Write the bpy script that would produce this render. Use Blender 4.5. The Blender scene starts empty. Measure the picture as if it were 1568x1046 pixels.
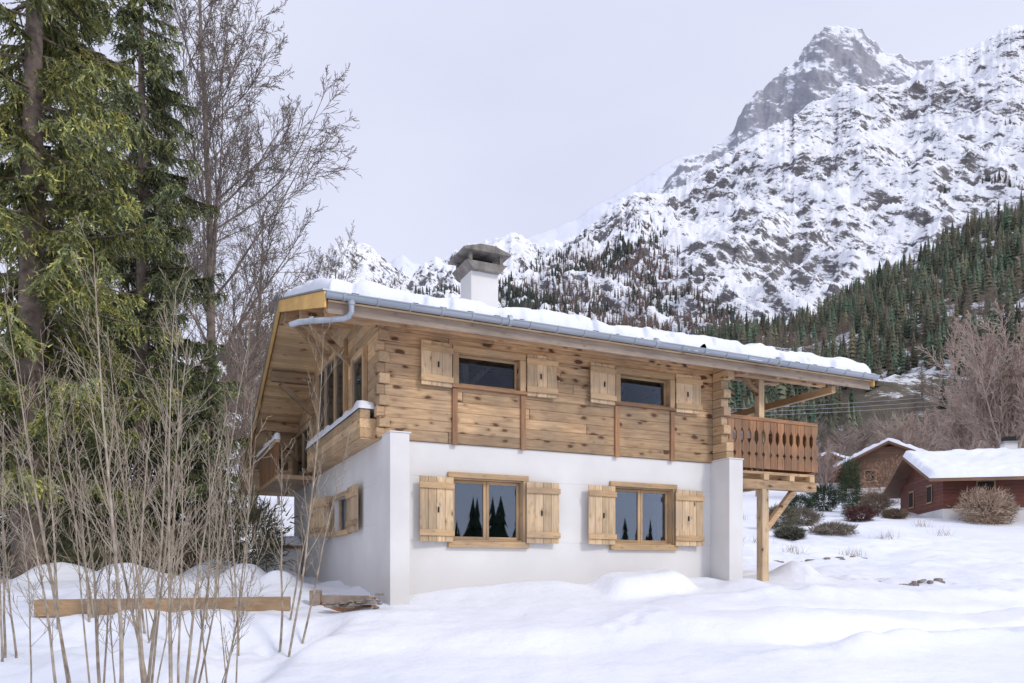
import bpy, math, random, bmesh
import numpy as np
from mathutils import Vector, Matrix, noise as mnoise
random.seed(3)
sc=bpy.context.scene
sc.view_settings.view_transform='Standard'; sc.view_settings.look='None'; sc.view_settings.exposure=0

# ---------------------------------------------------------------- helpers
def link(o,parent=None):
    sc.collection.objects.link(o)
    if parent: o.parent=parent
    return o
def np_mesh(name,V,F,mats,col=None,smooth=False,parent=None):
    V=np.asarray(V,dtype=np.float32); F=np.asarray(F,dtype=np.int32)
    n,k=F.shape
    me=bpy.data.meshes.new(name)
    me.vertices.add(len(V)); me.vertices.foreach_set('co',V.ravel())
    me.loops.add(n*k); me.loops.foreach_set('vertex_index',F.ravel())
    me.polygons.add(n); me.polygons.foreach_set('loop_start',np.arange(0,n*k,k,dtype=np.int32))
    me.polygons.foreach_set('loop_total',np.full(n,k,dtype=np.int32))
    if smooth: me.polygons.foreach_set('use_smooth',np.ones(n,dtype=bool))
    me.update(calc_edges=True)
    if not isinstance(mats,(list,tuple)): mats=[mats]
    for m in mats: me.materials.append(m)
    if col is not None:
        ca=me.color_attributes.new('Col','FLOAT_COLOR','POINT')
        c=np.ones((len(V),4),dtype=np.float32); c[:,:3]=col
        ca.data.foreach_set('color',c.ravel())
    o=bpy.data.objects.new(name,me)
    return link(o,parent)
def vnoise(x,y,s=0.0):
    xi=np.floor(x); yi=np.floor(y); fx=x-xi; fy=y-yi
    fx=fx*fx*fx*(fx*(fx*6-15)+10); fy=fy*fy*fy*(fy*(fy*6-15)+10)
    def h(a,b):
        v=np.sin(a*127.1+b*311.7+s*74.7)*43758.5453
        return v-np.floor(v)
    return (h(xi,yi)*(1-fx)+h(xi+1,yi)*fx)*(1-fy)+(h(xi,yi+1)*(1-fx)+h(xi+1,yi+1)*fx)*fy
def fbm(x,y,o=5,s=0.0,g=.5):
    t=0;a=1;n=0
    for i in range(o):
        t=t+a*(vnoise(x,y,s+i)-.5)*2; n+=a; a*=g; x=x*2.03+5.1; y=y*2.03+1.7
    return t/n
def ridged(x,y,o=6,s=0.0,g=.5):
    t=0;a=1;n=0
    for i in range(o):
        t=t+a*(1-np.abs(vnoise(x,y,s+i)*2-1)*1.0); n+=a; a*=g; x,y=x*1.9+y*.6+3.1,y*1.9-x*.6+9.7
    return t/n*2-1
def sstep(a,b,x):
    t=np.clip((x-a)/(b-a),0,1); return t*t*(3-2*t)

# ---------------------------------------------------------------- materials
def newmat(name,rough=.8,base=(.5,.5,.5),metal=0.0,spec=.3):
    m=bpy.data.materials.new(name); m.use_nodes=True
    nt=m.node_tree; b=nt.nodes['Principled BSDF']
    b.inputs['Base Color'].default_value=(*base,1); b.inputs['Roughness'].default_value=rough
    b.inputs['Metallic'].default_value=metal; b.inputs['Specular IOR Level'].default_value=spec
    return m,nt,b
def N(nt,t,**k):
    n=nt.nodes.new(t)
    for a,v in k.items():
        if a.startswith('i_'):
            key=a[2:].replace('_',' ')
            n.inputs[key].default_value=v
        else: setattr(n,a,v)
    return n
def L(nt,a,b): nt.links.new(a,b)
def math_(nt,op,a,b=None,c=None):
    n=nt.nodes.new('ShaderNodeMath'); n.operation=op
    for i,v in enumerate((a,b,c)):
        if v is None: continue
        if isinstance(v,(int,float)): n.inputs[i].default_value=v
        else: L(nt,v,n.inputs[i])
    return n.outputs[0]
def mix(nt,fac,c1,c2,mode='MIX'):
    n=nt.nodes.new('ShaderNodeMixRGB'); n.blend_type=mode
    for i,v in enumerate((fac,c1,c2)):
        if isinstance(v,(int,float)): n.inputs[i].default_value=v
        elif isinstance(v,tuple): n.inputs[i].default_value=(*v[:3],1)
        else: L(nt,v,n.inputs[i])
    return n.outputs[0]
def mrange(nt,v,a,b,c=0.0,d=1.0,smooth=False):
    n=nt.nodes.new('ShaderNodeMapRange'); 
    if smooth: n.interpolation_type='SMOOTHSTEP'
    L(nt,v,n.inputs[0])
    for i,x in enumerate((a,b,c,d)): n.inputs[i+1].default_value=x
    return n.outputs[0]
def bump(nt,b,h,st=.3,dist=.02):
    n=nt.nodes.new('ShaderNodeBump'); n.inputs['Strength'].default_value=st; n.inputs['Distance'].default_value=dist
    L(nt,h,n.inputs['Height']); L(nt,n.outputs[0],b.inputs['Normal'])
def wood(name,c1,c2,axis='x',knots=.1,rough=.65,kcol=(.08,.035,.018),var=.45,grey=.35):
    m,nt,b=newmat(name,rough)
    tc=N(nt,'ShaderNodeTexCoord'); at=N(nt,'ShaderNodeAttribute',attribute_name='rnd')
    off=nt.nodes.new('ShaderNodeVectorMath'); off.operation='MULTIPLY_ADD'
    cmb=N(nt,'ShaderNodeCombineXYZ')
    for i in range(3): L(nt,at.outputs['Fac'],cmb.inputs[i])
    L(nt,cmb.outputs[0],off.inputs[0]); off.inputs[1].default_value=(7.3,5.1,9.7); L(nt,tc.outputs['Object'],off.inputs[2])
    sc_={'x':(1.2,14,14),'y':(14,1.2,14),'z':(14,14,1.2)}[axis]
    mp=N(nt,'ShaderNodeMapping'); mp.inputs['Scale'].default_value=sc_; L(nt,off.outputs[0],mp.inputs[0])
    n1=N(nt,'ShaderNodeTexNoise',i_Scale=1.8,i_Detail=4.0,i_Roughness=.68); L(nt,mp.outputs[0],n1.inputs['Vector'])
    f=mrange(nt,n1.outputs['Fac'],.3,.72)
    c=mix(nt,f,c1,c2)
    n3=N(nt,'ShaderNodeTexNoise',i_Scale=1.1,i_Detail=3.0); L(nt,tc.outputs['Object'],n3.inputs['Vector'])
    gr=mrange(nt,n3.outputs['Fac'],.40,.66,0.0,grey)
    g0=sum(c1)/3*1.15
    c=mix(nt,gr,c,(g0*1.1,g0*.90,g0*.72))
    br=math_(nt,'MULTIPLY_ADD',at.outputs['Fac'],var,1-var*.5)
    br=math_(nt,'MULTIPLY',br,mrange(nt,n3.outputs['Fac'],.3,.7,1.12,.85))
    cc=N(nt,'ShaderNodeCombineXYZ')
    for i in range(3): L(nt,br,cc.inputs[i])
    c=mix(nt,1.0,c,cc.outputs[0],'MULTIPLY')
    if knots:
        ks={'x':(3.6,5.0,7.5),'y':(5.0,3.6,7.5),'z':(7.5,5,3.6)}[axis]
        mk=N(nt,'ShaderNodeMapping'); mk.inputs['Scale'].default_value=ks; L(nt,off.outputs[0],mk.inputs[0])
        nd=N(nt,'ShaderNodeTexNoise',i_Scale=2.2,i_Detail=1.0); L(nt,mk.outputs[0],nd.inputs['Vector'])
        wv=mix(nt,.22,mk.outputs[0],nd.outputs['Color'],'ADD')
        vo=N(nt,'ShaderNodeTexVoronoi',i_Scale=1.0); L(nt,wv,vo.inputs['Vector'])
        sp=N(nt,'ShaderNodeSeparateColor'); L(nt,vo.outputs['Color'],sp.inputs[0])
        rad=math_(nt,'MULTIPLY',math_(nt,'POWER',sp.outputs[0],1.6),knots*2.1)
        d=math_(nt,'SUBTRACT',vo.outputs['Distance'],rad)
        kf=mrange(nt,d,-.07,.03,.92,0.0,True)
        halo=mrange(nt,d,0.0,.25,.45,0.0,True)
        c=mix(nt,halo,c,tuple(x*.55 for x in c1)); c=mix(nt,kf,c,kcol)
    L(nt,c,b.inputs['Base Color']); bump(nt,b,n1.outputs['Fac'],.25,.006)
    return m
W1,W2=(.31,.185,.095),(.60,.415,.235)
M_wx=wood('wood_boards_x',W1,W2,'x',.18); M_wy=wood('wood_boards_y',(.44,.28,.145),(.66,.47,.27),'y',.10); M_wz=wood('wood_boards_z',(.44,.30,.17),(.70,.53,.33),'z',.08)
M_frx=wood('window_wood_x',(.38,.245,.125),(.56,.39,.215),'x',.03); M_frz=wood('window_wood_z',(.38,.245,.125),(.56,.39,.215),'z',.03)
M_redz=wood('brown_wood_z',(.24,.115,.055),(.40,.215,.11),'z',.04); M_redx=wood('brown_wood_x',(.24,.115,.055),(.40,.215,.11),'x',.04)
M_sof=wood('soffit_boards',(.60,.39,.20),(.80,.59,.35),'x',.1,kcol=(.25,.11,.05),grey=.1)
M_verge=wood('verge_wood',(.62,.36,.11),(.80,.52,.20),'y',.05,grey=.1)
M_grey=wood('weathered_wood',(.28,.21,.16),(.46,.37,.29),'x',.05)
M_tim=wood('timber_x',(.34,.21,.11),(.54,.37,.21),'x',.06)
M_redwall=wood('painted_boards',(.15,.05,.035),(.21,.075,.05),'x',.0,var=.3,grey=.2)
M_brwall=wood('brown_chalet_boards',(.17,.09,.055),(.28,.16,.10),'x',.0,var=.3)
M_orwall=wood('orange_chalet_boards',(.32,.14,.06),(.42,.20,.09),'x',.0,var=.3)
M_int=wood('interior_wood',(.40,.20,.10),(.55,.31,.17),'x',.05)

def stucco():
    m,nt,b=newmat('white_render',.9)
    tc=N(nt,'ShaderNodeTexCoord')
    n1=N(nt,'ShaderNodeTexNoise',i_Scale=.9,i_Detail=4.0); L(nt,tc.outputs['Object'],n1.inputs['Vector'])
    n2=N(nt,'ShaderNodeTexNoise',i_Scale=70.0,i_Detail=2.0); L(nt,tc.outputs['Object'],n2.inputs['Vector'])
    c=mix(nt,mrange(nt,n1.outputs['Fac'],.3,.7),(.67,.655,.635),(.78,.77,.75))
    sx=N(nt,'ShaderNodeSeparateXYZ'); L(nt,tc.outputs['Object'],sx.inputs[0])
    dirt=math_(nt,'MULTIPLY',mrange(nt,sx.outputs[2],-.5,.5,.7,0.0,True),n1.outputs['Fac'])
    c=mix(nt,dirt,c,(.48,.44,.40))
    L(nt,c,b.inputs['Base Color']); bump(nt,b,n2.outputs['Fac'],.35,.006); return m
M_white=stucco()
def snowmat(name='snow'):
    m,nt,b=newmat(name,.5,spec=.25)
    tc=N(nt,'ShaderNodeTexCoord')
    n1=N(nt,'ShaderNodeTexNoise',i_Scale=3.0,i_Detail=6.0,i_Roughness=.6); L(nt,tc.outputs['Object'],n1.inputs['Vector'])
    n3=N(nt,'ShaderNodeTexNoise',i_Scale=.35,i_Detail=2.0); L(nt,tc.outputs['Object'],n3.inputs['Vector'])
    c=mix(nt,mrange(nt,n3.outputs['Fac'],.35,.65),(.78,.81,.885),(.85,.87,.92))
    L(nt,c,b.inputs['Base Color'])
    bump(nt,b,n1.outputs['Fac'],.6,.07)
    return m
M_snow=snowmat()
M_zinc,nt,b=newmat('zinc',.45,(.42,.46,.50),.5,.5)
n=N(nt,'ShaderNodeTexNoise',i_Scale=6.0,i_Detail=3.0); L(nt,mix(nt,mrange(nt,n.outputs['Fac'],.3,.7),(.30,.34,.385),(.47,.50,.54)),b.inputs['Base Color'])
M_slate,nt,b=newmat('roof_slate',.7,(.06,.055,.055))
def concrete():
    m,nt,b=newmat('weathered_concrete',.9)
    n=N(nt,'ShaderNodeTexNoise',i_Scale=5.0,i_Detail=6.0,i_Roughness=.7); L(nt,mix(nt,mrange(nt,n.outputs['Fac'],.3,.7),(.10,.09,.08),(.34,.31,.28)),b.inputs['Base Color']); return m
M_conc=concrete()
def stone():
    m,nt,b=newmat('stone',.9)
    tc=N(nt,'ShaderNodeTexCoord')
    n=N(nt,'ShaderNodeTexNoise',i_Scale=6.0,i_Detail=6.0,i_Roughness=.7); L(nt,tc.outputs['Object'],n.inputs['Vector'])
    c=mix(nt,mrange(nt,n.outputs['Fac'],.3,.7),(.12,.10,.09),(.40,.34,.28)); L(nt,c,b.inputs['Base Color']); bump(nt,b,n.outputs['Fac'],.6,.03); return m
M_stone=stone()
M_metal,_,_=newmat('black_iron',.5,(.03,.03,.03),.6)
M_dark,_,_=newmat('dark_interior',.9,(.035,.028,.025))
def glassmat(name,k,k0):
    m=bpy.data.materials.new(name); m.use_nodes=True; nt=m.node_tree; nt.nodes.clear()
    o=N(nt,'ShaderNodeOutputMaterial'); t=N(nt,'ShaderNodeBsdfTransparent'); t.inputs[0].default_value=(.82,.86,.9,1)
    g=N(nt,'ShaderNodeBsdfGlossy'); g.inputs['Roughness'].default_value=.012; g.inputs[0].default_value=(.75,.85,1,1)
    fr=N(nt,'ShaderNodeFresnel'); fr.inputs[0].default_value=1.55
    f=math_(nt,'MULTIPLY_ADD',fr.outputs[0],k,k0)
    mx=N(nt,'ShaderNodeMixShader'); L(nt,f,mx.inputs[0]); L(nt,t.outputs[0],mx.inputs[1]); L(nt,g.outputs[0],mx.inputs[2]); L(nt,mx.outputs[0],o.inputs[0]); return m
M_glass=glassmat('window_glass',1.2,.07); M_glass2=glassmat('clear_window_glass',.45,0.0)
def colmat(name,rough=.9):
    m,nt,b=newmat(name,rough,spec=.1)
    a=N(nt,'ShaderNodeAttribute',attribute_name='Col'); L(nt,a.outputs['Color'],b.inputs['Base Color']); return m
M_fol=colmat('conifer_foliage',.8); M_forest=colmat('forest_foliage',.9)
def barkmat(name,c1,c2,s=12):
    m,nt,b=newmat(name,.9,spec=.1); tc=N(nt,'ShaderNodeTexCoord')
    n=N(nt,'ShaderNodeTexNoise',i_Scale=float(s),i_Detail=3.0); L(nt,tc.outputs['Object'],n.inputs['Vector'])
    L(nt,mix(nt,mrange(nt,n.outputs['Fac'],.3,.7),c1,c2),b.inputs['Base Color']); return m
M_bark=barkmat('grey_bark',(.13,.105,.09),(.28,.235,.20),5)
M_sbark=barkmat('spruce_bark',(.10,.075,.06),(.25,.20,.165),6)
M_sap=barkmat('sapling_bark',(.22,.175,.13),(.46,.395,.31),9)
M_brush=barkmat('brush_bark',(.20,.15,.12),(.36,.29,.24),3)
M_pale=barkmat('pale_bark',(.36,.27,.22),(.52,.42,.36),3)

# ---------------------------------------------------------------- mesh builder
class MB:
    def __init__(s): s.v=[];s.f=[];s.m=[];s.r=[];s.mats=[]
    def mi(s,mat):
        if mat not in s.mats: s.mats.append(mat)
        return s.mats.index(mat)
    def poly(s,vs,fs,mat,M=None,r=None):
        b=len(s.v); r=random.random() if r is None else r; k=s.mi(mat)
        for p in vs:
            p=Vector(p); s.v.append(tuple(M@p) if M else tuple(p))
        for f in fs: s.f.append([b+i for i in f]); s.m.append(k); s.r.append(r)
    def box(s,x0,x1,y0,y1,z0,z1,mat,M=None,r=None):
        s.poly([(x0,y0,z0),(x1,y0,z0),(x1,y1,z0),(x0,y1,z0),(x0,y0,z1),(x1,y0,z1),(x1,y1,z1),(x0,y1,z1)],
          [(0,3,2,1),(4,5,6,7),(0,1,5,4),(1,2,6,5),(2,3,7,6),(3,0,4,7)],mat,M,r)
    def prism(s,prof,a,b,axis,mat,M=None,r=None):
        n=len(prof); 
        def P(t,q): return (t,q[0],q[1]) if axis=='x' else ((q[0],t,q[1]) if axis=='y' else (q[0],q[1],t))
        vs=[P(a,q) for q in prof]+[P(b,q) for q in prof]
        fs=[tuple(range(n)),tuple(reversed(range(n,2*n)))]+[(i,i+n,(i+1)%n+n,(i+1)%n) for i in range(n)]
        s.poly(vs,fs,mat,M,r)
    def beam(s,p,q,w,h,mat,r=None):
        p=Vector(p);q=Vector(q);d=(q-p);ln=d.length;d.normalize()
        up=Vector((0,0,1)) if abs(d.z)<.9 else Vector((0,1,0))
        y=up.cross(d).normalized(); z=d.cross(y)
        M=Matrix.Translation(p)@Matrix((d,y,z)).transposed().to_4x4()
        s.box(0,ln,-w/2,w/2,-h/2,h/2,mat,M,r)
    def tube(s,pts,rad,mat,n=8):
        pts=[Vector(p) for p in pts]; b=len(s.v); k=s.mi(mat); r=random.random()
        for i,p in enumerate(pts):
            t=(pts[min(i+1,len(pts)-1)]-pts[max(i-1,0)]).normalized()
            u=t.cross(Vector((.13,.27,.95))).normalized(); w=t.cross(u)
            rr=rad[i] if isinstance(rad,(list,tuple)) else rad
            for j in range(n):
                a=2*math.pi*j/n; s.v.append(tuple(p+u*rr*math.cos(a)+w*rr*math.sin(a)))
        for i in range(len(pts)-1):
            for j in range(n):
                s.f.append([b+i*n+j,b+i*n+(j+1)%n,b+(i+1)*n+(j+1)%n,b+(i+1)*n+j]); s.m.append(k); s.r.append(r)
        s.f.append([b+j for j in reversed(range(n))]); s.m.append(k); s.r.append(r)
        e=b+(len(pts)-1)*n; s.f.append([e+j for j in range(n)]); s.m.append(k); s.r.append(r)
    def build(s,name,parent=None,bev=0,smooth=False):
        me=bpy.data.meshes.new(name); me.from_pydata(s.v,[],s.f); 
        for m in s.mats: me.materials.append(m)
        me.polygons.foreach_set('material_index',s.m)
        if smooth: me.polygons.foreach_set('use_smooth',[True]*len(s.f))
        a=me.attributes.new('rnd','FLOAT','FACE'); a.data.foreach_set('value',s.r)
        me.update(); o=bpy.data.objects.new(name,me); link(o,parent)
        if bev:
            md=o.modifiers.new('b','BEVEL'); md.width=bev; md.segments=2; md.limit_method='ANGLE'
        return o
def courses(mb,x0,x1,z0,z1,step,ya,yb,ops,mat,axis='x',joint=True):
    z=z0
    while z<z1-.01:
        a,bz=z,min(z+step,z1); z+=step; r=random.random()
        zs=sorted({a,bz}|{q for o in ops for q in (o[2],o[3]) if a<q<bz})
        jt=random.uniform(x0+1,x1-1) if joint else None
        for i in range(len(zs)-1):
            l,h=zs[i],zs[i+1]; segs=[(x0,x1)]
            for o in ops:
                if o[2]<=l+1e-4 and o[3]>=h-1e-4:
                    ns=[]
                    for s0,s1 in segs:
                        if o[1]<=s0 or o[0]>=s1: ns.append((s0,s1))
                        else:
                            if o[0]>s0: ns.append((s0,o[0]))
                            if o[1]<s1: ns.append((o[1],s1))
                    segs=ns
            for s0,s1 in segs:
                parts=[(s0,jt-.002,r),(jt+.002,s1,(r+.37)%1)] if (jt and s0<jt<s1) else [(s0,s1,r)]
                for p0,p1,rr in parts:
                    if axis=='x': mb.box(p0,p1,ya,yb,l,h,mat,r=rr)
                    else: mb.box(ya,yb,p0,p1,l,h,mat,r=rr)

# ---------------------------------------------------------------- terrain
TY=np.array([-400,-60,-20,0,6,9,11,12.5,13.5,15,16.6,20,24,27,30,40,50,60,70,100,280,900])
TZ=np.array([-2,-2.,-1.8,-1.6,-1.5,-1.32,-1.0,-.70,-.53,-.35,-.22,-.12,.05,.3,.75,2.3,3.9,5.6,7.6,12,32,45])
yy=np.linspace(-400,900,13001); zz=np.interp(yy,TY,TZ); kk=np.hanning(13); kk/=kk.sum()
zz=np.convolve(np.pad(zz,6,mode='edge'),kk,'valid')
HC=np.array([-2.29,13.5]); HU=np.array([.9057,.4240]); HV=np.array([-.4240,.9057])
rf=np.random.RandomState(5)
FOOT=[]
for (xa,ya,xb,yb,n) in [(1.6,11.2,2.5,13.0,5),(6.5,17.5,13,20,14),(14,22,9,30,12),(-5.0,9.5,-3.0,12.0,6)]:
    for i in range(n):
        t=i/n; FOOT.append((xa+(xb-xa)*t+rf.uniform(-.15,.15),ya+(yb-ya)*t+rf.uniform(-.15,.15),rf.uniform(.09,.15),rf.uniform(.03,.06)))
def ground(x,y):
    x=np.asarray(x,float); y=np.asarray(y,float)
    z=np.interp(y,yy,zz)
    near=1-sstep(40,90,np.hypot(x,y))
    edge=-2.45-.25*np.clip(12.5-y,0,6)+.45*fbm(y*.8,y*0,3,2.0)
    z=z-.34*sstep(edge+.30,edge-.35,x)*sstep(6,9,y)*(1-.85*sstep(11.2,12.3,y))
    z=z-.28*sstep(4.5,9,x)*sstep(9,13,y)*(1-sstep(19,24,y))
    z=z+.075*np.clip(-x-8,0,40)*sstep(15,30,y)
    z=z+near*(.15*fbm(x*.28,y*.34,3,1.0)+.05*fbm(x*.9,y*.9,3,4.0)+.018*fbm(x*3,y*3,2,7.0))
    q=y-(10.9+.16*x+.5*fbm(x*.35,x*0,3,6.0)); z=z+near*.16*sstep(-.4,.5,q)-.12*near*sstep(.3,3,q)
    rough=sstep(16,20,y)*near*sstep(4,7,np.abs(x))
    z=z+rough*(.26*np.abs(fbm(x*.6,y*.8,4,8.0)))
    tr=y-(12.9+.36*(x-6)+.010*(x-6)**2+.25*fbm(x*.3,x*0,2,3.)); wgt=near*sstep(2.0,5,x)
    z=z-wgt*(.16*np.exp(-(tr/1.5)**6)+.12*(np.exp(-((tr-.75)/.22)**2)+np.exp(-((tr+.75)/.22)**2))*(1+.5*fbm(x*2,y*2,3,9.)))
    z=z+wgt*.12*np.exp(-((np.abs(tr)-1.8)/.3)**2)*(1+.9*fbm(x*1.7,y*1.7,3,19.))
    z=z+near*sstep(-2.8,-4,x)*.16*np.abs(fbm(x*1.0,y*1.0,3,12.0))
    # snow-buried low shrubs beside the side wall
    for (bx,by,br,bh) in ((-5.6,16.2,.5,.35),(-6.6,17.4,.7,.5),(-5.2,17.6,.45,.35),(-7.8,15.6,.7,.35),(-9.6,16.4,.8,.4),(-4.6,15.2,.35,.22)):
        z=z+bh*np.exp(-(((x-bx)**2+(y-by)**2)/br**2)**1.3)
    z=z+(1-near)*2.0*fbm(x*.01,y*.01,4,3.0)
    u=(x-HC[0])*HU[0]+(y-HC[1])*HU[1]; v=(x-HC[0])*HV[0]+(y-HC[1])*HV[1]
    z=z+.36*np.exp(-(np.abs(u-4.95)/.92)**8-(np.abs(v+.80)/.45)**6)
    z=z+.12*np.exp(-((u-3.4)/.7)**2-((v+.5)/.4)**2)+.20*np.exp(-((u-7.3)/.40)**2-((v+1.0)/.5)**2)
    z=z+.10*np.exp(-((v+.15)/.35)**2)*sstep(.3,1.2,u)*(1-sstep(7,7.6,u))
    z=z+.40*np.exp(-((x-6.6)/.5)**2-((y-18.0)/.6)**2)+.18*np.exp(-((x-8.2)/.5)**2-((y-18.4)/.4)**2)
    z=z-.10*np.exp(-((u+.5)/.5)**2)*sstep(-.6,0,v)*(1-sstep(6,9,v))
    for fx,fy,fr,fd in FOOT:
        m=(np.abs(x-fx)<.6)&(np.abs(y-fy)<.6)
        if m.any():
            d=((x-fx)**2+((y-fy)*.8)**2)/fr**2
            z=z-np.where(m,fd*np.exp(-d)-fd*.35*np.exp(-(np.sqrt(d)-1.6)**2*3),0)
    return z
def gz(x,y): return float(ground(np.array([x]),np.array([y]))[0])
xs=np.concatenate([-np.geomspace(1500,14,50),np.arange(-13.9,-8,.2),np.arange(-8,11,.075),np.arange(11,20,.14),np.geomspace(20,1500,60)])
ys=np.concatenate([-np.geomspace(400,2,25),np.arange(-1.5,7,.4),np.arange(7,20,.075),np.arange(20,34,.16),np.geomspace(34,900,90)])
X,Y=np.meshgrid(xs,ys); Z=ground(X,Y)
def grid_faces(ny,nx):
    i=np.arange(ny-1)[:,None]*nx+np.arange(nx-1)[None,:]; i=i.ravel()
    return np.stack([i,i+1,i+1+nx,i+nx],1)
np_mesh('snow_ground',np.stack([X,Y,Z],-1).reshape(-1,3),grid_faces(*X.shape),M_snow,smooth=True)

# ---------------------------------------------------------------- mountains
def px(x,y=None): return (x-784)/1180.0
def pe(y): return (875-y)/1180.0
def curve(pts):
    a=np.array([px(p[0]) for p in pts]); e=np.array([pe(p[1]) for p in pts])
    return lambda q:sum(np.interp(q+d,a,e) for d in (-.008,-.004,0,.004,.008))/5
def mount_mat(name,rock1,rock2,snow,s1,th,slope_w,haze,hz=0.0,rot=.75,soft=.04,bs=25.0,w2=.6):
    m,nt,b=newmat(name,.9,spec=.05)
    tc=N(nt,'ShaderNodeTexCoord')
    m0=N(nt,'ShaderNodeMapping'); m0.inputs['Rotation'].default_value=(0,rot,0); L(nt,tc.outputs['Object'],m0.inputs[0])
    mp=N(nt,'ShaderNodeMapping'); mp.inputs['Scale'].default_value=(1,.35,.42); L(nt,m0.outputs[0],mp.inputs[0])
    n1=N(nt,'ShaderNodeTexNoise',i_Scale=s1,i_Detail=7.0,i_Roughness=.82); L(nt,mp.outputs[0],n1.inputs['Vector'])
    n2=N(nt,'ShaderNodeTexNoise',i_Scale=s1*.13,i_Detail=3.0,i_Roughness=.6); L(nt,mp.outputs[0],n2.inputs['Vector'])
    g=N(nt,'ShaderNodeNewGeometry'); sx=N(nt,'ShaderNodeSeparateXYZ'); L(nt,g.outputs['Normal'],sx.inputs[0])
    v=math_(nt,'MULTIPLY_ADD',sx.outputs[2],slope_w,n1.outputs['Fac'])
    v=math_(nt,'MULTIPLY_ADD',n2.outputs['Fac'],w2,v)
    f=mrange(nt,v,th-soft,th+soft,0,1,True)
    rc=mix(nt,mrange(nt,n1.outputs['Fac'],.35,.6),rock1,rock2)
    c=mix(nt,f,rc,snow); c=mix(nt,hz,c,haze)  # aerial haze painted into the base colour, set per layer
    L(nt,c,b.inputs['Base Color']); bump(nt,b,n1.outputs['Fac'],.45,bs)
    return m
HAZE_TINT=(.66,.69,.78)  # distance haze put into the colour; far layers also get lighter rock
M_main=mount_mat('snowy_rock',(.055,.05,.05),(.20,.18,.17),(.90,.915,.95),.040,.826,.30,HAZE_TINT,.07,soft=.026,w2=.40)
M_peak=mount_mat('high_rock',(.10,.10,.11),(.25,.24,.25),(.88,.90,.94),.016,1.075,.50,HAZE_TINT,.30)
M_glac=mount_mat('glacier_snow',(.3,.32,.36),(.4,.42,.46),(.82,.84,.9),.006,.92,.4,HAZE_TINT,.6)
M_hill=mount_mat('forest_floor',(.07,.06,.04),(.16,.13,.09),(.75,.77,.80),.05,1.28,.5,HAZE_TINT,.03)
def relief(x,y,sc_,amp,seed,st=4.0):
    xs_=x+.45*y
    w=fbm(x/sc_*.7,y/sc_*.7,3,seed+3)*.6
    r=ridged(xs_/sc_+w,y/(sc_*st)+w,6,seed,.58)
    return amp*r+amp*.5*ridged(x/sc_*2.3,y/sc_*2.0,4,seed+9,.6)
def layer(name,mat,rc,y0,yr,y1,z0e,amp,wl,seed,na,ny,p=1.1,jag=.004,a0=-1.1,a1=1.1):
    def H(a,y):
        er=rc(a)+jag*fbm(a*60,a*0+seed,5,seed+.5,.65)
        zr=er*yr; z0=z0e*y0
        t=(y-y0)/(yr-y0)
        up=z0+(zr-z0)*np.clip(t,0,1)**p
        z=np.where(t<=1,up,zr-(y-yr)*.6)
        env=np.clip(t*4,0,1)*(1-.72*np.exp(-((t-1)/.10)**2))
        return z+relief(a*y,y,wl,amp,seed)*env
    a=np.linspace(a0,a1,na); yv=np.concatenate([np.linspace(y0,yr,ny),np.linspace(yr,y1,12)[1:]])
    A,Yv=np.meshgrid(a,yv); Zv=H(A,Yv)
    np_mesh(name,np.stack([A*Yv,Yv,Zv],-1).reshape(-1,3),grid_faces(*A.shape),mat,smooth=True)
    return H
main_c=curve([(-900,640),(300,560),(420,470),(490,395),(520,375),(560,378),(590,405),(622,436),(655,420),(690,398),(740,374),(770,368),(803,362),(822,384),(860,372),(900,352),(940,322),(975,292),(1000,303),(1030,290),(1062,268),(1100,240),(1140,212),(1200,182),(1260,156),(1300,138),(1345,132),(1395,122),(1440,97),(1500,67),(1568,30),(1800,-60),(2300,-100)])
peak_c=curve([(700,560),(900,420),(1000,310),(1050,248),(1100,220),(1128,190),(1140,158),(1165,138),(1190,120),(1215,100),(1228,82),(1245,66),(1262,52),(1280,48),(1300,49),(1316,55),(1330,64),(1345,80),(1360,86),(1400,98),(1440,92),(1500,85),(1700,120),(2300,400)])
glac_c=curve([(-500,700),(560,460),(600,400),(615,390),(632,408),(700,402),(780,378),(850,352),(900,327),(960,292),(1030,248),(1060,240),(1120,262),(1300,300),(2300,500)])
hill_c=curve([(-900,500),(-200,560),(300,640),(600,640),(900,580),(1000,545),(1100,525),(1200,512),(1250,492),(1330,440),(1400,402),(1480,360),(1568,318),(1800,215),(2300,100)])
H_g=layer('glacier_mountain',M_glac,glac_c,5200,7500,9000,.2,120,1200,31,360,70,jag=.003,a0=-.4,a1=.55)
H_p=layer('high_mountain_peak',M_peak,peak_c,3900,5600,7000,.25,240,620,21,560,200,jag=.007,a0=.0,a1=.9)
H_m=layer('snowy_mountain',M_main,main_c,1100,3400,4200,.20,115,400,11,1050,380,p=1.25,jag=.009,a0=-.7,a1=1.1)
H_h=layer('forested_hillside',M_hill,hill_c,270,900,1100,.108,14,160,41,300,110,p=1.15,jag=.003)

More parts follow.
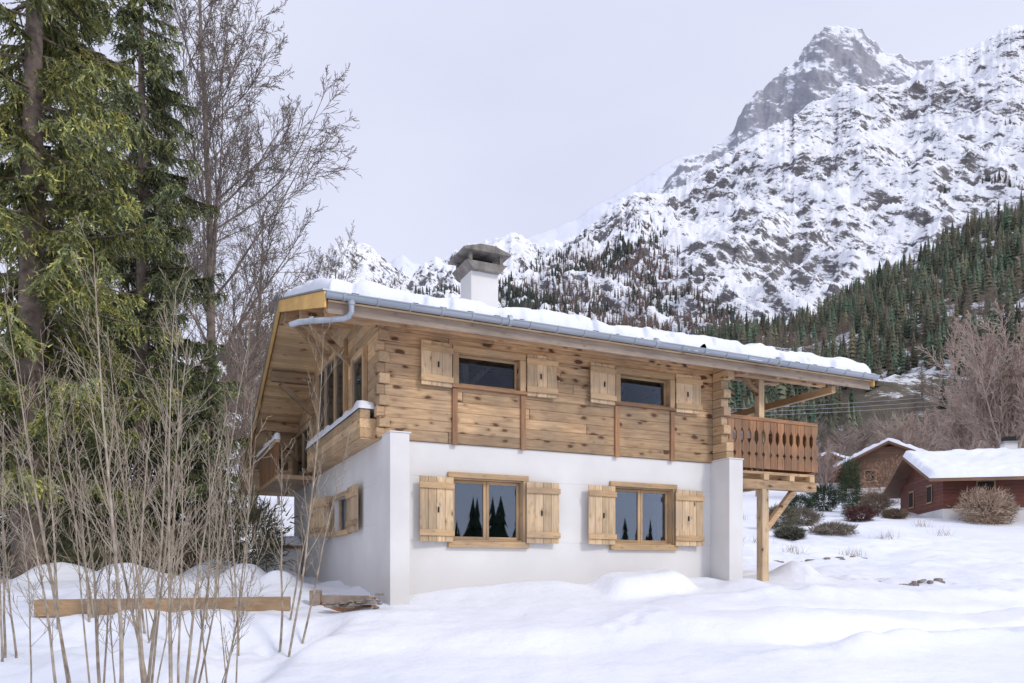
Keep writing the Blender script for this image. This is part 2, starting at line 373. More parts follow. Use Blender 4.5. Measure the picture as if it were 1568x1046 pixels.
# ---------------------------------------------------------------- forests (merged meshes)
def conifer_tpl(seed,tiers,k,slim=.17):
    r=np.random.RandomState(seed); V=[];F=[]
    for t in range(tiers):
        f0=t/tiers; zb=.06+.86*f0; zt=min(1,zb+1.5/tiers*(.9 if t<tiers-1 else 1)); rad=slim*(1-f0)**.85*r.uniform(.8,1.2)+.01
        b=len(V); V.append((r.uniform(-.008,.008),r.uniform(-.008,.008),zt)); ph=r.uniform(0,6)
        for j in range(2*k):
            rr=rad*(r.uniform(.8,1.3) if j%2==0 else r.uniform(.3,.55)); a=ph+math.pi*j/k
            V.append((rr*math.cos(a),rr*math.sin(a),zb-(.03 if j%2==0 else -.02)+r.uniform(-.015,.015)))
        for j in range(2*k): F.append((b,b+1+j,b+1+(j+1)%(2*k)))
    return np.array(V),np.array(F)
def bare_tpl(seed,n,slim=.2,low=.12,larch=True,w=.006):
    r=np.random.RandomState(seed); V=[(-w,0,0),(w,0,0),(0,0,1),(0,-w,0),(0,w,0),(0,0,1)];F=[(0,1,2),(3,4,5)]
    for i in range(n):
        z=low+(.95-low)*r.rand()**.9; a=r.uniform(0,6.28); ln=(slim*(1-z)**.7+.03)*r.uniform(.6,1.2) if larch else slim*math.sqrt(max(.02,1-((z-.55)/.5)**2))*r.uniform(.6,1.1)
        dz=ln*(r.uniform(-.1,.35) if larch else r.uniform(.3,1.2)); b=len(V)
        z0=z if larch else z*.75
        V+= [(0,0,z0+w),(0,0,z0-w),(ln*math.cos(a),ln*math.sin(a),min(1.02,z0+dz)),]
        F.append((b,b+1,b+2))
        m=.55; V+=[(ln*m*math.cos(a),ln*m*math.sin(a),z0+dz*m),(ln*m*math.cos(a),ln*m*math.sin(a),z0+dz*m-w*2),(ln*.9*math.cos(a+.4),ln*.9*math.sin(a+.4),z0+dz*1.1+.03)]
        F.append((b+3,b+4,b+5))
    return np.array(V),np.array(F)
def scatter(name,tpls,P,H,C,mat,widths=None):
    Vs=[];Fs=[];Cs=[];off=0; r=np.random.RandomState(1)
    which=r.randint(0,len(tpls),len(P))
    for t,(tv,tf) in enumerate(tpls):
        id_=np.where(which==t)[0]
        if not len(id_): continue
        p=P[id_];h=H[id_];c=C[id_]; ang=r.uniform(0,6.28,len(id_)); w=h*r.uniform(.75,1.3,len(id_))*(1 if widths is None else widths[id_])
        ca,sa=np.cos(ang),np.sin(ang)
        x=(tv[None,:,0]*ca[:,None]-tv[None,:,1]*sa[:,None])*w[:,None]+p[:,0:1]
        y=(tv[None,:,0]*sa[:,None]+tv[None,:,1]*ca[:,None])*w[:,None]+p[:,1:2]
        z=tv[None,:,2]*h[:,None]+p[:,2:3]
        n=len(tv); V=np.stack([x,y,z],-1).reshape(-1,3)
        F=(tf[None]+ (np.arange(len(id_))*n)[:,None,None]).reshape(-1,3)+off
        cc=(c[:,None,:]*np.ones(n)[None,:,None]*r.uniform(.75,1.25,(len(id_),n,1))).reshape(-1,3)
        Vs.append(V);Fs.append(F);Cs.append(cc);off+=len(V)
    return np_mesh(name,np.concatenate(Vs),np.concatenate(Fs),mat,col=np.concatenate(Cs))
con_hi=[conifer_tpl(i,8,6,.15) for i in range(5)]
con_lo=[conifer_tpl(20+i,4,4,.16) for i in range(4)]
br_hi=[bare_tpl(40+i,60,.2,w=.008) for i in range(4)]
br_lo=[bare_tpl(50+i,20,.2,w=.014) for i in range(4)]
r=np.random.RandomState(2); n=8000
a=r.uniform(-.25,1.0,n); y=280+(920-280)*r.rand(n)**.75; 
z=H_h(a,y); x=a*y
brn=fbm(x/80,y/110,3,5.0)+.6*(1-sstep(300,450,y))
isb=(brn+r.uniform(-.4,.4,n))>.12
h=r.uniform(12,28,n)
G=np.array([(.080,.105,.066)])*r.uniform(.5,1.7,(n,1)); G[:,0]*=r.uniform(.8,1.5,n); G+=.022
B=np.array([(.22,.175,.14)])*r.uniform(.7,1.3,(n,1))
clear=fbm(x/55,y/120,3,15.0)<.36
P=np.stack([x,y,z-1],1)
s_=(~isb)&clear; scatter('conifer_forest',con_hi,P[s_],h[s_],G[s_],M_forest)
s_=isb&clear; scatter('larch_forest',br_hi,P[s_],h[s_]*.8,B[s_],M_forest)
tl=curve([(300,520),(480,440),(700,440),(770,405),(850,372),(900,345),(955,315),(1000,340),(1050,380),(1090,425),(1130,470),(1200,490),(1280,440),(1400,330),(1440,240),(1500,190),(1568,150),(1900,100)])
n=70000
a=r.uniform(-.5,.95,n); y=1100+(2800-1100)*r.rand(n); z=H_m(a,y); x=a*y
e=z/y; lim=tl(a)+.02*fbm(a*25,e*25,3,2.0)
gul=fbm((x+.45*y)/110,y/500,3,6.0)
dens=np.clip((lim-e)/.05,0,1)
keep=(e<lim)&(gul>-.10+.5*(a>.36)*1.0)&(r.rand(n)<dens*.85)&(e>.2)
a,y,z,x,e=a[keep],y[keep],z[keep],x[keep],e[keep]; n=len(a)
isb=(fbm(x/200,y/200,3,7.0)+r.uniform(-.3,.3,n))>-.12
G=np.array([(.065,.078,.066)])*r.uniform(.7,1.4,(n,1)); B=np.array([(.17,.13,.115)])*r.uniform(.7,1.3,(n,1))
C=np.where(isb[:,None],B,G); P=np.stack([x,y,z-1],1); h=r.uniform(17,36,n)
scatter('mountain_forest',con_lo,P[~isb],h[~isb],C[~isb],M_forest,np.full((~isb).sum(),.9))
scatter('mountain_larch_forest',con_lo+br_lo,P[isb],h[isb],C[isb],M_forest,np.full(isb.sum(),.7))
n=170; x=r.uniform(10,140,n); y=r.uniform(-120,-20,n); P=np.stack([x,y,ground(x,y)-1],1)
scatter('conifer_wood',con_hi,P,r.uniform(5,15,n),np.array([(.035,.055,.030)])*r.uniform(.7,1.4,(n,1)),M_forest)
n=800; y=r.uniform(95,270,n); a=r.uniform(-.1,.9,n); x=a*y; P=np.stack([x,y,ground(x,y)-.3],1)
scatter('bare_woodland',[bare_tpl(70+i,120,.30,.15,False) for i in range(4)],P,r.uniform(5,11,n),np.array([(.25,.20,.17)])*r.uniform(.6,1.3,(n,1)),M_forest)

# ---------------------------------------------------------------- trees near
sum_=[0]
def tubes_to_mesh(name,branches,mat,sides=(6,5,4,3,3,3)):
    V=[];F=[];
    for pts,rad,lv in branches:
        n=sides[min(lv,len(sides)-1)]; P=np.array(pts); T=np.gradient(P,axis=0); T/=np.linalg.norm(T,axis=1)[:,None]+1e-9
        ref=np.array([.31,.22,.92]) if abs(T[0][2])<.85 else np.array([.9,.3,.1])
        U=np.cross(T,ref); U/=np.linalg.norm(U,axis=1)[:,None]+1e-9; W=np.cross(T,U)
        an=np.arange(n)*2*math.pi/n
        ring=P[:,None,:]+np.array(rad)[:,None,None]*(U[:,None,:]*np.cos(an)[None,:,None]+W[:,None,:]*np.sin(an)[None,:,None])
        b=sum_[0]; V.append(ring.reshape(-1,3)); m=len(P); sum_[0]+=m*n
        i=np.arange(m-1)[:,None]*n; j=np.arange(n)[None,:]; j2=(j+1)%n
        F.append(np.stack([i+j,i+j2,i+n+j2,i+n+j],-1).reshape(-1,4)+b)
    sum_[0]=0
    return np_mesh(name,np.concatenate(V),np.concatenate(F),mat,smooth=True)
def grow(rg,out,p,d,Ln,rad,lv,cfg):
    n=cfg['n'][lv]; pts=[p.copy()]; rr=[rad]; ds=[d.copy()]
    for i in range(n):
        d=d+rg.normal(0,cfg['wob'][lv],3)+np.array([0,0,cfg['up'][lv]]); d/=math.sqrt(d@d)
        p=p+d*Ln/n; pts.append(p.copy()); rr.append(max(cfg['minr']*.7,rad*(1-(i+1)/n*cfg.get('taper',.8)))); ds.append(d.copy())
    out.append((pts,rr,lv))
    if lv+1>=len(cfg['n']): return
    nc=cfg['kids'][lv]; s0=cfg['start'][lv]
    for k in range(nc):
        t=s0+(1-s0)*(k+rg.rand())/nc; f=t*n; i=min(int(f),n-1); q=pts[i]+(pts[i+1]-pts[i])*(f-i)
        dd=ds[i]; ax=np.cross(dd,rg.normal(0,1,3)); ax/=math.sqrt(ax@ax)
        an=math.radians(rg.uniform(*cfg['ang'][lv])); nd=dd*math.cos(an)+ax*math.sin(an)
        ll=Ln*cfg['ratio'][lv]*(1-.5*(t-s0)/(1-s0+1e-6))*rg.uniform(.7,1.2)
        grow(rg,out,q,nd,ll,max(cfg['minr'],rr[i]*cfg['rr'][lv]*rg.uniform(.7,1)),lv+1,cfg)
def bare_tree(name,seed,Ln,rad,cfg,mat,lean=(0,0)):
    rg=np.random.RandomState(seed); out=[]
    grow(rg,out,np.zeros(3),np.array([lean[0],lean[1],1.0]),Ln,rad,0,cfg)
    return tubes_to_mesh(name,out,mat)
ash=dict(n=[9,6,5,4,3],wob=[.035,.07,.09,.12,.15],up=[.02,.08,.08,.06,.04],kids=[26,14,9,5],start=[.22,.12,.1,.1],ang=[(28,58),(25,48),(22,45),(25,50)],ratio=[.35,.46,.44,.5],rr=[.38,.5,.5,.6],minr=.010)
small=dict(n=[6,5,4,3],wob=[.06,.10,.12,.15],up=[.02,.09,.07,.05],kids=[15,9,5],start=[.12,.1,.1],ang=[(18,45),(22,45),(25,50)],ratio=[.5,.5,.5],rr=[.5,.5,.6],minr=.011)
t1=bare_tree('bare_ash_tree',11,20,.22,ash,M_bark,(.05,0)); 
t2=bare_tree('bare_ash_tree',12,15,.17,dict(ash,kids=[18,9,6,4]),M_bark)
t3=bare_tree('bare_deciduous_tree',13,8,.09,small,M_brush); t4=bare_tree('bare_deciduous_tree',14,7,.08,small,M_brush)
def place(o,x,y,s=1,rz=0,dz=-.15): o.location=(x,y,gz(x,y)+dz); o.scale=(s,s,s); o.rotation_euler=(0,0,rz)
def inst(o,x,y,s=1,rz=0,dz=-.15):
    c=o.copy(); sc.collection.objects.link(c); place(c,x,y,s,rz,dz); return c
place(t1,-12.0,30,1.12,1.0); place(t2,-12.4,37,1.0,.3)
inst(t2,-10.6,46,1.0,2.0); inst(t2,-15.5,40,1.2,4.0); inst(t1,-19,42,1.05,3.3); inst(t2,-9.8,62,1.1,2.9); inst(t2,-14,58,1.1,5.2)
place(t3,-9.6,27,1,0); place(t4,-7.6,30,1,0)
for i in range(30):
    yv=random.uniform(24,60); av=random.uniform(-.72,-.27); inst(random.choice([t3,t4]),av*yv,yv,random.uniform(.6,1.25),random.uniform(0,6))
rnd_=dict(n=[4,7,5,4,3],wob=[.03,.05,.09,.12,.15],up=[.02,.10,.08,.06,.04],kids=[18,12,9,5],start=[.25,.15,.12,.1],ang=[(12,65),(22,42),(25,45),(25,50)],ratio=[1.9,.42,.46,.5],rr=[.5,.5,.5,.6],minr=.030)
t5=bare_tree('bare_lime_tree',15,5.6,.34,rnd_,M_pale); place(t5,36.0,56,1.04,1.0); inst(t5,46,64,1.1,2.5)
for xx,yv,s in [(21,66,.5),(25.5,63,.35),(40,78,.6),(52,88,.9)]: inst(t5,xx,yv,s,random.uniform(0,6))

def spruce(name,seed,h,r0,nb=260,dens=15,green=(.085,.115,.04),low=.04,moss=.3):
    rg=np.random.RandomState(seed); P0=[];DD=[];LL=[];CC=[];WW=[]; br=[]
    tz=np.linspace(0,h,14); wob=rg.normal(0,.03,(14,2)).cumsum(0)
    br.append(([(wob[i,0],wob[i,1],tz[i]) for i in range(14)],[max(.015,.02+.28*(h/20)*(1-t/h)) for t in tz],0))
    for i in range(nb):
        t=low+(1-low)*((i+rg.rand())/nb)**1.05; z=h*t; az=rg.uniform(0,6.283)
        Lb=(r0*(1-t)**.72*rg.uniform(.45,1.15)+.15); d=np.array([math.cos(az),math.sin(az),0]); side=np.array([-d[1],d[0],0])
        m=7; s=np.linspace(0,1,m); dr=rg.uniform(.15,.55)
        pts=np.array([0,0,z])+d*(Lb*s)[:,None]+np.array([0,0,1])*((-dr*Lb*s**1.2+.22*Lb*s**3)[:,None]); pts[:,:2]+=[np.interp(z,tz,wob[:,0]),np.interp(z,tz,wob[:,1])]
        br.append(([tuple(q) for q in pts],[.035*(1-.8*q)*min(1,Lb/2)+.006 for q in s],2))
        nt_=int(dens*Lb*2)+5; clump=rg.uniform(.55,1.5)
        ts=rg.uniform(.18,1,nt_)
        base=np.stack([np.interp(ts,s,pts[:,k]) for k in range(3)],1)
        sg=np.where(rg.rand(nt_)<.5,-1,1)
        tl_=(.25+.45*np.sqrt(np.clip(1-ts,.02,1)))*rg.uniform(.6,1.2,nt_)*min(1,.5+Lb/3)
        td=d*rg.uniform(.1,.6,nt_)[:,None]+side*(sg*rg.uniform(.2,.8,nt_))[:,None]+np.array([0,0,-1])*rg.uniform(.35,1.4,nt_)[:,None]
        td/=np.linalg.norm(td,axis=1)[:,None]
        tc_=np.array(green)*clump*rg.uniform(.7,1.3,(nt_,1)); mo=rg.rand(nt_)<moss; tc_[mo]*=np.array([1.6,1.4,.95])
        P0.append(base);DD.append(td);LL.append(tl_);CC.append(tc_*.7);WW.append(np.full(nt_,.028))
        q=9
        for j in range(q):
            u=(j+rg.rand(nt_))/q
            p=base+td*(tl_*u)[:,None]
            nd=td*.7+rg.normal(0,.6,(nt_,3))+np.array([0,0,-.15]); nd/=np.linalg.norm(nd,axis=1)[:,None]
            P0.append(p);DD.append(nd);LL.append(rg.uniform(.06,.13,nt_));WW.append(np.full(nt_,.019))
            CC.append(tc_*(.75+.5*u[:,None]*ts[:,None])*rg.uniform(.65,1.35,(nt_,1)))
    P0=np.concatenate(P0);DD=np.concatenate(DD);LL=np.concatenate(LL)[:,None];CC=np.concatenate(CC);WW=np.concatenate(WW)[:,None]
    w=np.cross(DD,rg.normal(0,1,DD.shape)); w/=np.linalg.norm(w,axis=1)[:,None]
    V=np.stack([P0-w*WW,P0+w*WW,P0+DD*LL],1).reshape(-1,3); F=np.arange(len(V)).reshape(-1,3)
    root=bpy.data.objects.new(name,None); link(root)
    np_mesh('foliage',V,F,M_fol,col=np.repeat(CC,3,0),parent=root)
    tr=tubes_to_mesh('trunk_and_limbs',br,M_sbark,(8,5,4)); tr.parent=root
    return root
def inst_root(r_,x,y,s,rz,dz=-.3):
    c=bpy.data.objects.new(r_.name.split('.')[0],None); link(c)
    for k in r_.children:
        kc=k.copy(); sc.collection.objects.link(kc); kc.parent=c
    place(c,x,y,s,rz,dz); return c
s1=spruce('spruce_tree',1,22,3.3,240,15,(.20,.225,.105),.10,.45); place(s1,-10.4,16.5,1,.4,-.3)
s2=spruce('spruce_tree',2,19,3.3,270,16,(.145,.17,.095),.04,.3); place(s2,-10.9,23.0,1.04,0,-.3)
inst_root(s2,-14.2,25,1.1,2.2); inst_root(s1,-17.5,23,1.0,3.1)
inst_root(s2,-9.2,23.5,.38,1.2); inst_root(s2,-10.6,20,.32,4.2)

def sapling(name,seed,x,y,n,hh,spread,leanx=0.0):
    rg=np.random.RandomState(seed); out=[]
    cfg=dict(n=[9,5,3],wob=[.028,.06,.1],up=[.012,.11,.08],kids=[17,5],start=[.3,.2],ang=[(22,48),(25,45)],ratio=[.18,.4],rr=[.5,.6],minr=.0032,taper=.85)
    for i in range(n):
        an=rg.uniform(0,6.28); sp=spread*rg.uniform(.15,1); d=np.array([math.cos(an)*sp+leanx,math.sin(an)*sp*.7,1.0]); d/=np.linalg.norm(d)
        p=np.array([rg.normal(0,.22),rg.normal(0,.18),-.15]); grow(rg,out,p,d,hh*rg.uniform(.5,1.1),rg.uniform(.009,.024),0,cfg)
    o=tubes_to_mesh(name,out,M_sap,(6,4,3)); o.location=(x,y,gz(x,y)); return o
for i,(xp,yv,n,hh,sp,lx) in enumerate([(150,8.6,5,4.8,.18,-.02),(190,7.6,4,4.5,.12,0),(215,8.9,4,4.9,.16,.0),(265,8.2,4,4.2,.18,.03),(300,9.6,4,4.2,.2,.05),(345,9.0,3,3.4,.24,.12),(395,11.2,3,4.8,.15,.07),(85,8.4,3,4.2,.22,-.08),(30,10.5,3,3.8,.22,0),(240,11.5,4,5.0,.22,0),(440,11.8,2,3.6,.2,.1),(330,12.0,4,4.6,.22,0),(120,11.9,4,4.5,.25,0)]):
    sapling('young_ash_sapling',100+i,px(xp)*yv,yv,n,hh,sp,lx)

def bush(name,seed,x,y,rx,hz,col,n=1600,ls=.12,dz=0.0):
    rg=np.random.RandomState(seed); d=rg.normal(0,1,(n,3)); d/=np.linalg.norm(d,axis=1)[:,None]; rr=rg.uniform(.35,1,n)[:,None]**.6
    bumpy=1+.28*np.sin(d[:,0:1]*6+seed)*np.cos(d[:,2:3]*5)+rg.normal(0,.08,(n,1))
    p=d*rr*bumpy*np.array([rx,rx,hz/2])+np.array([0,0,hz/2])
    nd=d+rg.normal(0,.6,(n,3))+np.array([0,0,.5]); nd/=np.linalg.norm(nd,axis=1)[:,None]; w=np.cross(nd,rg.normal(0,1,(n,3))); w/=np.linalg.norm(w,axis=1)[:,None]
    V=np.stack([p-w*ls*.13,p+w*ls*.13,p+nd*ls*2.0],1).reshape(-1,3); C=np.repeat(np.array(col)*rg.uniform(.5,1.5,(n,1)),3,0)
    o=np_mesh(name,V,np.arange(3*n).reshape(-1,3),M_fol,col=C); o.location=(x,y,gz(x,y)+dz); return o
bush('columnar_cypress',1,px(1302)*46,46,.55,3.6,(.06,.085,.045),5000,.11,-.2)
for i,(xp,yv,rx,hz,c) in enumerate([(1262,52,1.1,1.9,(.045,.065,.04)),(1225,50,.9,1.2,(.05,.07,.04)),(1365,60,2.6,3.6,(.36,.23,.15)),(1335,56,1.2,1.2,(.2,.13,.09)),(1505,42,1.15,2.0,(.40,.30,.22)),(1528,42.5,.8,1.6,(.37,.29,.22)),(1318,43,.8,.9,(.12,.06,.055)),(1230,40,.9,.9,(.2,.17,.13)),(1275,36,1.0,.5,(.22,.19,.15)),(1195,38,.9,1.1,(.16,.15,.10)),(1420,52,1.0,.9,(.25,.20,.15)),(1370,44,.6,.5,(.2,.15,.1)),(1340,50,1.0,1.2,(.25,.19,.13)),(1450,46,.7,.9,(.28,.22,.16)),(1210,34,.6,.5,(.12,.12,.09))]):
    bush('dry_bush' if c[0]>.1 else 'evergreen_bush',10+i,px(xp)*yv,yv,rx,hz,c,2400,.16 if hz>1.5 else .12,-.1)

# ---------------------------------------------------------------- CHALET
house=bpy.data.objects.new('wooden_chalet',None); link(house); house.location=(HC[0],HC[1],0); house.rotation_euler=(0,0,math.atan2(HU[1],HU[0]))
WT=2.33
def rt(v): return 4.42+.29*(v+.9) if v<=3.85 else 5.7975-.40*(v-3.85)
lowops=[(1.33,2.75,.56,1.72),(4.79,6.22,.56,1.72)]
upops=[(1.42,2.66,3.42,4.0),(4.90,6.12,3.42,4.0)]
mb=MB()
courses(mb,0,7.6,-1.4,WT,10,.0,.30,lowops,M_white,joint=False)
courses(mb,.30,9.1,-1.4,WT,10,0,.30,[(2.3,3.8,.85,1.58)],M_white,axis='y',joint=False)
mb.box(.3,7.6,8.8,9.1,-1.4,WT,M_white); mb.box(7.3,7.6,.3,8.8,-1.4,WT,M_white)
mb.box(0,.34,-.55,0,-1.4,WT+.03,M_white); mb.box(7.24,7.6,-.6,0,-1.4,WT+.02,M_white)
mb.build('rendered_walls',house,.006)
mb=MB(); mb.box(-.01,.37,-.565,-.05,WT+.032,WT+.055,M_white); mb.box(7.22,7.62,-.615,-.05,WT+.022,WT+.045,M_white); mb.build('pier_caps',house,.005)
mb=MB(); courses(mb,.05,7.42,WT+.005,4.5,.19,-.045,.12,upops,M_wx); mb.build('log_wall',house,.014)
mb=MB(); courses(mb,.3,7.3,WT,4.5,10,.13,.22,upops,M_int,joint=False)
mb.box(.3,7.3,5.3,5.35,WT,5.6,M_int)
for u in (1.0,1.9,2.8,3.7,4.6,5.5,6.4): mb.beam((u,.3,4.42),(u,3.8,5.40),.10,.14,M_grey)
mb.beam((.3,1.6,4.35),(7.3,1.6,4.35),.14,.16,M_wx); mb.beam((.3,2.9,4.6),(7.3,2.9,4.6),.14,.16,M_wx)
for u in (2.2,5.6): mb.beam((u,1.6,WT),(u,1.6,4.3),.12,.12,M_wz); mb.beam((u,1.6,3.75),(u-.55,1.6,4.3),.08,.1,M_wz); mb.beam((u,1.6,3.75),(u+.55,1.6,4.3),.08,.1,M_wz)
mb.box(.3,7.3,.3,8.8,WT-.05,WT,M_int)
mb.build('interior',house)
mb=MB(); z=WT+.005
while z<5.6:
    z2=z+.19
    def ext(q):
        a=(q+.16-4.42)/.29-.9; b_=3.85+(5.7975-.16-q)/.40
        return max(a,.03),min(b_,9.1)
    a0,b0=ext(z); a1,b1=ext(z2)
    if b1>a1:
        for (xa,xb,op) in ((-.05,.12,[(.87,1.63,2.98,4.05),(2.42,5.08,2.83,4.6)]),(7.3,7.45,[(.6,2.1,2.33,4.1)])):
            cuts=[o for o in op if o[2]<=z+.1 and o[3]>=z2-.1]
            r_=random.random(); cur=a0; cur1=a1
            for o in cuts:
                if o[0]>max(cur,cur1): mb.prism([(cur,z),(o[0],z),(o[0],z2-.002),(cur1,z2-.002)],xa,xb,'x',M_wy,r=r_)
                cur=cur1=o[1]
            mb.prism([(cur,z),(b0,z),(b1,z2-.002),(cur1,z2-.002)],xa,xb,'x',M_wy,r=r_)
    z=z2
mb.build('gable_log_walls',house,.012)
mb=MB()
for i in range(11):
    z=WT+.01+i*.19
    if i%2==0:
        mb.box(-.10,.05,-.052,.12,z,z+.18,M_wx); mb.box(7.42,7.62,-.05,.12,z,z+.18,M_wx)
    else:
        mb.box(-.06,.13,-.095,.0,z,z+.18,M_wy)
    l=.50 if i<2 else (.42 if i%2 else .34)+(.12 if i>8 else 0)
    mb.box(7.25,7.44,-l,-.05,z,z+.183,M_wy)
mb.build('log_corner_ends',house,.014)
mb=MB()
for (a,b_) in ((1.30,2.78),(4.78,6.24)):
    for u in (a,b_-.10): mb.box(u,u+.10,-.085,-.046,WT-.03,3.34,M_redz)
    mb.box(a-.02,b_+.02,-.12,-.047,3.345,3.405,M_redx)
    mb.box(a,b_,-.10,-.047,3.995,4.11,M_frx)
    mb.box(a,a+.12,-.095,-.047,3.41,3.99,M_frz); mb.box(b_-.12,b_,-.095,-.047,3.41,3.99,M_frz)
    o0,o1=a+.12,b_-.12
    mb.box(o0+.002,o0+.05,.05,.10,3.425,3.995,M_frz); mb.box(o1-.05,o1-.002,.05,.10,3.425,3.995,M_frz)
    mb.box(o0+.052,o1-.052,.05,.10,3.425,3.47,M_frx); mb.box(o0+.052,o1-.052,.05,.10,3.945,3.995,M_frx)
for (a,b_) in ((1.229,2.857),(4.686,6.327)):
    z0,z1=.44,1.818
    mb.box(a,a+.11,-.05,-.003,z0+.12,z1-.1,M_frz); mb.box(b_-.11,b_,-.05,-.003,z0+.12,z1-.1,M_frz)
    mb.box(a,b_,-.055,-.003,z1-.098,z1,M_frx); mb.box(a,b_,-.075,-.003,z0,z0+.118,M_frx)
    o0,o1=a+.102,b_-.108
    mb.box(o0,o0+.02,.0,.16,.565,1.715,M_frz); mb.box(o1-.02,o1,.0,.16,.565,1.715,M_frz)
    mb.box(o0+.021,o1-.021,.0,.16,1.695,1.716,M_frx); mb.box(o0+.021,o1-.021,-.03,.16,.562,.585,M_frx)
    c=(o0+o1)/2
    for (q0,q1) in ((o0+.022,c-.003),(c+.003,o1-.022)):
        mb.box(q0,q0+.055,.10,.155,.59,1.69,M_frz); mb.box(q1-.055,q1,.10,.155,.59,1.69,M_frz)
        mb.box(q0+.056,q1-.056,.10,.155,.59,.65,M_frx); mb.box(q0+.056,q1-.056,.10,.155,1.635,1.69,M_frx)
mb.build('window_frames',house,.005)
mb=MB()
for (a,b_) in ((1.35,2.74),(4.80,6.21)): mb.box(a,b_,.125,.131,.6,1.68,M_glass)
for (a,b_) in ((1.44,2.64),(4.92,6.10)): mb.box(a,b_,.072,.078,3.44,3.98,M_glass2)
mb.box(.14,.146,2.32,3.78,.87,1.56,M_glass)
mb.build('window_panes',house)
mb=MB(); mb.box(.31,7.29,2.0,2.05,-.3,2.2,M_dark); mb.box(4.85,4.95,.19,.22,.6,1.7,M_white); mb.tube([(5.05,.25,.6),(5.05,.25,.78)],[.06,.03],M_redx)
mb.build('ground_floor_interior',house)
def shutter(mb,hx,w,z0,z1,ang,flip,zb=(.16,.16)):
    sgn=-1 if flip else 1
    M=Matrix.Translation((hx,-.10,0))@Matrix.Rotation(math.radians(ang)*(-sgn),4,'Z')
    nb=4 if w>.62 else 3; pw=w/nb
    for i in range(nb):
        a=sgn*i*pw; b_=sgn*((i+1)*pw-.006); a,b_=min(a,b_),max(a,b_)
        mb.box(a,b_,-.012,.016,z0,z1,M_wz,M)
    for zc in (z0+zb[0],z1-zb[1]):
        a=sgn*-.015; b_=sgn*(w+.012); a,b_=min(a,b_),max(a,b_)
        mb.prism([(a,zc-.055),(b_,zc-.055),(b_,zc+.045),((a+b_)/2,zc+.06),(a,zc+.045)],-.045,-.014,'y',M_frx,M)
    hx0=sgn*w*.45
    mb.box(hx0-.012,hx0+.012,-.035,-.014,(z0+z1)/2-.06,(z0+z1)/2+.04,M_metal,M)
mb=MB()
for (a,b_) in ((1.30,2.79),(4.76,6.25)):
    shutter(mb,a,.66,.54,1.705,6,True); shutter(mb,b_,.68,.54,1.705,3,False)
for (a,b_) in ((1.28,2.80),(4.76,6.26)):
    shutter(mb,a,.60,3.33,4.12,4,True,(.13,.13)); shutter(mb,b_,.62,3.33,4.12,3,False,(.13,.13))
mb.build('shutters',house,.004)
mb=MB()
mb.box(-.05,-.003,2.2,2.3,.78,1.66,M_frz); mb.box(-.05,-.003,3.8,3.9,.78,1.66,M_frz); mb.box(-.055,-.003,2.301,3.799,1.56,1.66,M_wy); mb.box(-.08,-.003,2.301,3.799,.76,.86,M_wy)
mb.box(.09,.138,2.32,2.40,.86,1.57,M_frz); mb.box(.09,.138,3.70,3.78,.86,1.57,M_frz); mb.box(.09,.138,3.01,3.09,.86,1.57,M_frz)
for hy,s,an in ((2.2,-1,-2),(3.9,1,16)):
    M=Matrix.Translation((-.08,hy,0))@Matrix.Rotation(math.radians(an),4,'Z')
    for i in range(4):
        a,b_=sorted((s*i*.24,s*((i+1)*.24-.008))); mb.box(-.012,.016,a,b_,.78,1.68,M_wz,M)
    for zc in (.95,1.50):
        a,b_=sorted((s*-.01,s*.97)); mb.box(-.045,-.014,a,b_,zc-.05,zc+.05,M_wy,M)
mb.build('side_window',house,.004)
mb=MB()
def gwin(v0,v1,z0,z1,mull=1,back=True):
    mb.box(-.13,-.055,v0,v0+.12,z0,z1,M_frz); mb.box(-.13,-.055,v1-.12,v1,z0,z1,M_frz)
    mb.box(-.13,-.055,v0+.121,v1-.121,z1-.12,z1,M_wy); mb.box(-.13,-.055,v0+.121,v1-.121,z0,z0+.1,M_wy)
    for i in range(1,mull+1):
        c=v0+(v1-v0)*i/(mull+1); mb.box(-.125,-.056,c-.05,c+.05,z0+.101,z1-.121,M_frz)
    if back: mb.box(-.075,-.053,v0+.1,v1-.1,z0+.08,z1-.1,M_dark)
    mb.box(-.085,-.079,v0+.1,v1-.1,z0+.08,z1-.1,M_glass2 if not back else M_glass)
gwin(.75,1.75,2.9,4.15,0,False); gwin(2.3,5.2,2.75,4.7,2,False); gwin(6.0,8.2,2.45,3.7,1)
for k in range(3): mb.box(-.34,-.16,.15,5.2,WT+.03+.17*k,WT+.195+.17*k,M_wy)
mb.box(-.33,-.05,.16,5.19,WT,WT+.025,M_wy); mb.box(-.16,-.053,.15,5.2,WT+.03,2.70,M_wy)
mb.box(-.95,-.06,5.6,9.0,2.2,2.3,M_wy)
for i in range(17): mb.box(-.95,-.92,5.62+i*.2,5.62+i*.2+.17,2.3,3.05,M_redz)
mb.box(-.99,-.90,5.6,9.0,3.052,3.12,M_wy)
mb.build('gable_glazing_and_gallery',house,.005)
def snow_strip(name,x0,x1,y0,y1,z,th,parent,nx=8,ny=60,seed=0,zf=None,edge=.06):
    xs_=np.linspace(x0,x1,nx); ys_=np.linspace(y0,y1,ny); Xg,Yg=np.meshgrid(xs_,ys_)
    d=np.minimum.reduce([Xg-x0,x1-Xg,Yg-y0,y1-Yg]); tt=np.clip(d/edge,0,1)
    T=th*np.sqrt(1-(1-tt)**2)*(1+.45*fbm(Xg*2.3,Yg*2.3,3,seed))
    Zb=(zf(Yg) if zf else z)
    top=np.stack([Xg,Yg,Zb+T+.004],-1).reshape(-1,3)
    return np_mesh(name,top,grid_faces(ny,nx),M_snow,smooth=True,parent=parent)
snow_strip('parapet_snow',-.37,-.05,.12,5.25,2.86,.17,house,9,90,3)
snow_strip('gallery_snow',-1.02,-.86,5.6,9.0,3.12,.16,house,6,50,4)
